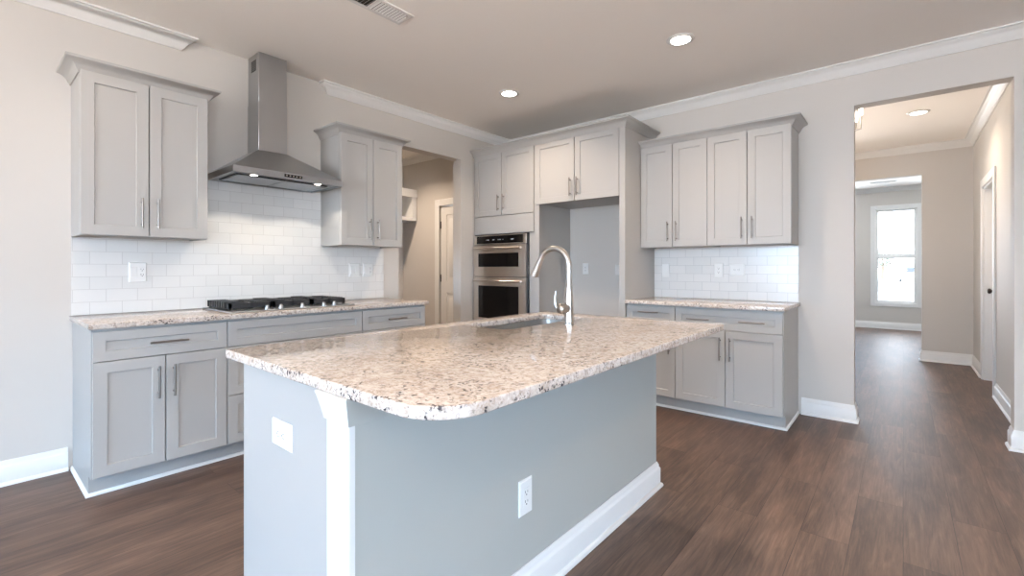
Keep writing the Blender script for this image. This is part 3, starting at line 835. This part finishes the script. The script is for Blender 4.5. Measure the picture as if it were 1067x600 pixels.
CAP = [(0.0, 0.0), (0.006, 0.0), (0.007, 0.006), (0.013, 0.034), (0.020, 0.062), (0.022, 0.068), (0.022, 0.0725), (0.0, 0.0725)]
m = MB(); m.sweep([(-1.146, IY0), (-1.146, IY0 - 0.016), (IX1 + 0.002, IY0 - 0.016)], CAP, 0.811, n1=(1, -1))
m.build('cap_molding', 'trim', isl, sharp=50)
MB().sweep([(IX1 + 0.002, IY0 - 0.016), (IX1 + 0.002, IY1)], CAP, 0.811, n0=(1, -1)).build('side_molding', 'island_wall', isl, sharp=50)
m = MB(); m.sweep([(IX0, IY1), (IX0, IY0), (-1.146, IY0), (-1.146, IY0 - 0.016), (IX1 + 0.002, IY0 - 0.016), (IX1 + 0.002, IY1 + 0.002), (IX0, IY1 + 0.002)][1:], BASE)
m.build('baseboard', 'trim', isl, sharp=50)
FI = Matrix.Translation((IX0 + 0.01, 0, 0)) @ Matrix.Rotation(-PI / 2, 4, 'Z')        # working side: local x runs toward -y
for xa, xb, hx in ((-2.46, -2.05, -2.09), (-2.05, -1.64, -1.60), (-1.64, -1.14, -1.18), (-1.14, -0.64, -1.10)):
    dr = MB(FI).shaker(xa + G, xb - G, 0.113, 0.868, 0.0).build('door', 'cab', isl)
    pull(FI, (hx, -0.02, 0.72), 0.178, True, dr)

SX0, SX1, SY0, SY1 = -1.700, -1.400, 1.620, 2.330
mb = slab_mesh(rrect(-1.818, -0.692, 0.598, 2.497, [0.006, 0.135, 0.02, 0.006], 12), [rrect(SX0, SX1, SY0, SY1, 0.05)[::-1]], CT0, CT1, 0.004)
tag(mb.build('island_countertop', 'granite', base=(-1.255, 1.55, CT0)), 'large speckled granite slab on the island with one rounded corner', 'countertop')

# undermount sink
sk = thing('sink', 'stainless undermount sink sunk into the island granite', 'sink', (-1.55, 1.975, 0.66))
def loop(mb, pts, z): return [mb._v((x, y, z)) for x, y in pts]
m = MB()
def rr_(i, r): return rrect(SX0 - 0.004 + i, SX1 + 0.004 - i, SY0 - 0.004 + i, SY1 + 0.004 - i, r, 6)
rings = [loop(m, rr_(-0.009, 0.06), CT0 - 0.001), loop(m, rr_(0.0, 0.052), CT0 - 0.001), loop(m, rr_(0.004, 0.05), 0.72), loop(m, rr_(0.03, 0.03), 0.688), loop(m, rr_(0.12, 0.03), 0.682)]
outr = [loop(m, rr_(-0.009, 0.06), CT0 - 0.004), loop(m, rr_(-0.004, 0.052), CT0 - 0.004), loop(m, rr_(0.0, 0.05), 0.716), loop(m, rr_(0.028, 0.03), 0.684), loop(m, rr_(0.12, 0.03), 0.678)]
def strip(a, b):
    n = len(a)
    for k in range(n): m.bm.faces.new((a[k], a[(k + 1) % n], b[(k + 1) % n], b[k]))
for a_, b_ in zip(rings, rings[1:]): strip(a_, b_)
for a_, b_ in zip(outr, outr[1:]): strip(b_, a_)
strip(outr[0], rings[0]); m.bm.faces.new(rings[-1]); m.bm.faces.new(outr[-1][::-1])
m.build('basin', 'sink_steel', sk)
MB().lathe([(0.055, 0), (0.055, 0.003), (0.040, 0.004), (0.036, 0.001)], (-1.55, 1.975, 0.6822), n=28).build('drain', 'steel', sk)

# pull-down faucet
fx, fy = -1.312, 2.011
fa = thing('faucet', 'tall brushed nickel gooseneck faucet with pull-down spray head behind the sink', 'faucet', (fx, fy, CT1))
m = MB(); m.lathe([(0.029, 0), (0.029, 0.004), (0.025, 0.008), (0.0235, 0.05), (0.0225, 0.12), (0.0175, 0.185), (0.016, 0.192)], (fx, fy, CT1 + 0.0003), n=28)
m.build('body', 'faucet', fa)
zc = 1.210; R_ = 0.092; pts = [(fx, fy, CT1 + 0.190), (fx, fy, 1.15)]
for k in range(15):
    a = PI * k / 16.2
    pts.append((fx - R_ + R_ * math.cos(a), fy, zc + R_ * math.sin(a)))
MB().tube(pts, 0.0150, 20).build('spout', 'faucet', fa)
e0 = Vector(pts[-1]); d0 = (Vector(pts[-1]) - Vector(pts[-2])).normalized()
m = MB(); pr = [(0.0, 0.0157), (0.03, 0.0162), (0.06, 0.0175), (0.095, 0.0215), (0.105, 0.0215), (0.108, 0.018)]
dd = (d0 + Vector((-0.10, 0, -0.3))).normalized()
m.tube([e0 + dd * (t - 0.004) for t, r in pr], [r for t, r in pr], 20)
sh = m.build('spray_head', 'faucet', fa)
bq = e0 + dd * 0.062 + Vector((-0.0165, 0, 0.004))
MB().tube([bq, bq + dd * 0.02], [0.006, 0.005], 10).build('spray_button', 'rubber', sh)
hb = Vector((fx, fy, 0.992))
hdv = Vector((-0.35, -0.94, 0)).normalized()
m = MB(); m.cyl(hb + hdv * 0.010, hb + hdv * 0.046, 0.025, 0.025, 24)
m.lathe([(0.0265, 0.0), (0.0275, 0.007), (0.023, 0.016), (0.012, 0.022)], hb + hdv * 0.046, 24, tuple(hdv))
hh = m.build('handle_hub', 'nickel', fa)
q0 = hb + hdv * 0.048 + Vector((-0.024, 0, 0.0))
MB().tube([q0, q0 + Vector((-0.010, -0.002, 0.018)), q0 + Vector((-0.012, -0.003, 0.05)), q0 + Vector((-0.007, -0.003, 0.088))], [0.008, 0.0085, 0.0065, 0.0045], 14).build('lever', 'faucet', hh)

# ---------------------------------------------------------------- outlets and switches
def wall_plate(name, label, cat, F, c, w, h, kind, group=None, horiz=False):
    """Cover plate on a surface at local c=(x, y, z), facing local -y."""
    x, y, z = c
    o = thing(name, label, cat, tuple(F @ Vector((x, y, z - h / 2))), 0, group)
    m = MB(F)
    x0, x1, z0, z1 = x - w / 2, x + w / 2, z - h / 2, z + h / 2; e = 0.004
    ra = [m._v(p) for p in ((x0, y, z0), (x1, y, z0), (x1, y, z1), (x0, y, z1))]
    rb = [m._v(p) for p in ((x0, y - 0.003, z0), (x1, y - 0.003, z0), (x1, y - 0.003, z1), (x0, y - 0.003, z1))]
    rc_ = [m._v(p) for p in ((x0 + e, y - 0.0065, z0 + e), (x1 - e, y - 0.0065, z0 + e), (x1 - e, y - 0.0065, z1 - e), (x0 + e, y - 0.0065, z1 - e))]
    for a, b in ((ra, rb), (rb, rc_)):
        for k in range(4): m.bm.faces.new((a[k], a[(k + 1) % 4], b[(k + 1) % 4], b[k]))
    m.bm.faces.new(ra[::-1]); m.bm.faces.new(rc_)
    m.build('cover_plate', 'plate', o)
    yy = y - 0.0065
    def rec(cx, cz):
        r = MB(F); r.box(cx - 0.0165, cx + 0.0165, yy - 0.0015, yy, cz - 0.033, cz + 0.033)
        ro = r.build('receptacle', 'plate', o, bevel=0.002)
        s = MB(F)
        for q in (-0.017, 0.017):
            s.box(cx - 0.0075, cx - 0.0055, yy - 0.0019, yy - 0.0014, cz + q - 0.002, cz + q + 0.007)
            s.box(cx + 0.0055, cx + 0.0075, yy - 0.0019, yy - 0.0014, cz + q - 0.002, cz + q + 0.006)
            s.cyl((cx, yy - 0.0019, cz + q - 0.008), (cx, yy - 0.0014, cz + q - 0.008), 0.0026, n=10)
        s.build('slots', 'slot', ro)
    def rec_h(cx, cz):
        r = MB(F); r.box(cx - 0.033, cx + 0.033, yy - 0.0015, yy, cz - 0.0165, cz + 0.0165)
        ro = r.build('receptacle', 'plate', o, bevel=0.002)
        s = MB(F)
        for q in (-0.017, 0.017):
            s.box(cx + q - 0.002, cx + q + 0.007, yy - 0.0019, yy - 0.0014, cz - 0.0075, cz - 0.0055)
            s.box(cx + q - 0.002, cx + q + 0.006, yy - 0.0019, yy - 0.0014, cz + 0.0055, cz + 0.0075)
            s.cyl((cx + q - 0.008, yy - 0.0019, cz), (cx + q - 0.008, yy - 0.0014, cz), 0.0026, n=10)
        s.build('slots', 'slot', ro)
    def rocker(cx, cz):
        r = MB(F); r.face
        a = [r._v(p) for p in ((cx - 0.0165, yy, cz - 0.033), (cx + 0.0165, yy, cz - 0.033), (cx + 0.0165, yy, cz + 0.033), (cx - 0.0165, yy, cz + 0.033))]
        b = [r._v(p) for p in ((cx - 0.0155, yy - 0.005, cz - 0.032), (cx + 0.0155, yy - 0.005, cz - 0.032), (cx + 0.0155, yy - 0.0015, cz + 0.032), (cx - 0.0155, yy - 0.0015, cz + 0.032))]
        for k in range(4): r.bm.faces.new((a[k], a[(k + 1) % 4], b[(k + 1) % 4], b[k]))
        r.bm.faces.new(a[::-1]); r.bm.faces.new(b); r.build('rocker', 'plate', o)
    if kind == 'outlet': rec(x, z)
    elif kind == 'outlet_h': rec_h(x, z)
    elif kind == 'switch2': rocker(x - 0.023, z); rocker(x + 0.023, z)
    elif kind == 'outlet_switch': rocker(x - 0.022, z); rec(x + 0.022, z)
    elif kind == 'switch': rocker(x, z)
    return o
FIE = Matrix.Translation((0, IY0, 0))                                                    # island end, faces -y
FIB = Matrix.Translation((IX1, 0, 0)) @ Matrix.Rotation(PI / 2, 4, 'Z')                   # island long side, faces +x
GO = 'wall plates'
wall_plate('outlet', 'white outlet plate on tile under the left wall cabinet', 'outlet', FA, (0.739, -0.0085, 1.172), 0.092, 0.124, 'outlet_switch', GO)
wall_plate('switch_plate', 'white double rocker switch plate on tile, the one nearer the cooktop', 'light switch', FA, (2.290, -0.0085, 1.180), 0.105, 0.120, 'switch2', GO)
wall_plate('outlet', 'white outlet plate on tile closest to the pantry passage', 'outlet', FA, (2.428, -0.0085, 1.180), 0.105, 0.118, 'outlet_switch', GO)
wall_plate('switch_plate', 'white single switch plate on back tile beside the tall refrigerator panel', 'light switch', FB, (-1.778, -0.0085, 1.175), 0.070, 0.128, 'switch', GO)
wall_plate('outlet', 'white upright outlet at the middle of the back wall tile', 'outlet', FB, (-1.284, -0.0085, 1.178), 0.076, 0.124, 'outlet', GO)
wall_plate('outlet', 'wide white sideways outlet plate on the back wall tile', 'outlet', FB, (-1.130, -0.0085, 1.183), 0.128, 0.104, 'outlet_h', GO)
wall_plate('outlet', 'white outlet on bare wall inside the empty refrigerator space', 'outlet', FB, (-2.686, -0.0005, 1.189), 0.072, 0.118, 'outlet', GO)
wall_plate('wall_box', 'small white wall plate at the right edge of the refrigerator space', 'wall plate', FB, (-2.270, -0.0005, 1.178), 0.110, 0.110, 'blank', GO)
wall_plate('outlet', 'white outlet plate on the bluish end panel of the island', 'outlet', FIE, (-1.437, -0.0005, 0.696), 0.128, 0.080, 'outlet_h', GO)
wall_plate('outlet', 'white outlet low on the long plain side of the island', 'outlet', FIB, (1.306, -0.0005, 0.380), 0.074, 0.126, 'outlet', GO)

# ---------------------------------------------------------------- ceiling things
CL = ['round recessed ceiling light above the far side of the island', 'round recessed ceiling light nearer the oven cabinet corner', 'round recessed ceiling light in the hall beyond the opening',
      'recessed ceiling light over the left counter run', 'recessed ceiling light over the near end of the island', 'recessed ceiling light right of the island',
      'recessed ceiling light in the living area behind the island', 'recessed ceiling light in the living area near the windows', 'added recessed ceiling light brightening the pantry passage']
for ci, ((x, y), lb_) in enumerate(zip(CANS, CL)):
    t = thing('ceiling_light', lb_, 'ceiling light', (x, y, CEIL), 0, 'recessed ceiling lights')
    MB().lathe([(0.065, -0.0005), (0.065, -0.007), (0.070, -0.010), (0.088, -0.006), (0.094, -0.0005)], (x, y, CEIL), n=40).build('trim_ring', 'trim', t)
    MB().lathe([(0.063, -0.0085), (0.066, -0.006)], (x, y, CEIL), n=36).build('lens', 'can_glow', t)
    pw = CAN_W * {2: 0.85, 3: 0.4, 4: 0.7, 8: 1.9}.get(ci, 1.1)
    area('can_light', (0, 0, -0.014), 0.10, pw, WARM, (0, 0, 0), parent=t, spread=math.radians(135))

def register(label, cx, cy, wx, ly, rz):
    F = Matrix.Translation((cx, cy, CEIL)) @ Matrix.Rotation(rz, 4, 'Z')
    t = thing('ceiling_vent', label, 'vent', (cx, cy, CEIL), rz, 'ceiling vents')
    m = MB(F); e = 0.022; z0, z1 = -0.008, -0.0005; a, b = wx / 2, ly / 2
    m.box(-a, a, -b, -b + e, z0, z1); m.box(-a, a, b - e, b, z0, z1); m.box(-a, -a + e, -b + e, b - e, z0, z1); m.box(a - e, a, -b + e, b - e, z0, z1)
    m.box(-a + e, a - e, -0.006, 0.006, z0, z1); m.build('frame', 'trim', t)
    MB(F).box(-a + e, a - e, -b + e, b - e, -0.0015, -0.0006).build('cavity', 'vent_dark', t)
    for s in (-1, 1):
        m = MB(F); n = 11
        for k in range(n):
            y = s * (0.012 + (b - e - 0.016) * k / (n - 1)) 
            dy = -0.008 * s
            m.face([(-a + e, y - dy, -0.009), (a - e, y - dy, -0.009), (a - e, y + dy * 0.2, -0.0017), (-a + e, y + dy * 0.2, -0.0017)])
            m.face([(-a + e, y - dy, -0.009), (-a + e, y + dy * 0.2 , -0.0017), (-a + e, y + dy * 0.2 + 0.001, -0.0017), (-a + e, y - dy + 0.001, -0.009)])
        m.build('louvers', 'trim', t)
    m = MB(F); m.box(0.012, 0.030, b - e - 0.012, b - e - 0.004, -0.014, -0.008); m.build('damper_lever', 'plate', t)
register('white ceiling vent above the island, slats partly open', -2.42, 1.585, 0.155, 0.49, 0)
register('small white ceiling vent in the far room by the window', -0.28, 10.9, 0.155, 0.40, PI / 2)

# hanging light in the space left of the hall
hx, hy = -0.50, 5.03
hl = thing('hanging_light', 'hanging light with glowing tube bulbs just past the opening edge', 'ceiling light', (hx, hy, CEIL))
MB().lathe([(0.065, -0.025), (0.065, -0.0005), (0.01, -0.0003)], (hx, hy, CEIL)).build('canopy', 'nickel', hl)
m = MB(); m.cyl((hx, hy, 2.40), (hx, hy, CEIL - 0.024), 0.008); m.lathe([(0.012, 0), (0.03, 0.015), (0.03, 0.045), (0.012, 0.06)], (hx, hy, 2.39), 20); m.build('stem', 'nickel', hl)
bulbs = [((-0.312, 4.975, 2.455)), ((-0.279, 5.01, 2.513)), (-0.62, 5.18, 2.47), (-0.68, 4.98, 2.47), (-0.50, 4.84, 2.47)]
for bx, by, bz in bulbs:
    ar = MB().tube([(hx, hy, 2.42), ((hx + bx) / 2, (hy + by) / 2, 2.38), (bx, by, 2.40), (bx, by, bz)], [0.006, 0.006, 0.006, 0.009], 10).build('arm', 'nickel', hl)
    MB().lathe([(0.010, 0), (0.013, 0.02), (0.013, 0.07), (0.007, 0.088)], (bx, by, bz), 16).build('bulb', 'bulb_glow', hl)

pl = bpy.data.lights.new('hanging_glow', 'POINT'); pl.energy = 6; pl.color = WARM; pl.shadow_soft_size = 0.16
po = bpy.data.objects.new('hanging_glow', pl); COL.objects.link(po); po.parent = hl; po.location = (0, 0, -0.42)

# cubby shelf in the pantry passage
cs = thing('cubby_shelf', 'white wall-hung cubby shelf beyond the pantry passage opening', 'shelf', (-5.62, 3.6, 1.86))
m = MB(); X0, X1 = -5.628, -5.31; y0, y1 = 2.4, 4.19
m.box(X0, X1, y0, y1, 2.28, 2.305); m.box(X0, X0 + 0.01, y0, y1, 1.92, 2.28)
m.build('top_board', 'trim', cs)
MB().box(X0, X1, y0, y1, 1.865, 1.915).build('shelf_board', 'trim', cs)
for y in (y0, 3.28, y1 - 0.07): MB().box(X0 + 0.012, X1, y, y + 0.07, 1.916, 2.279).build('divider', 'trim', cs)
MB().box(X1 - 0.001, X1 + 0.018, y0, y1, 2.20, 2.306).build('header', 'trim', cs)
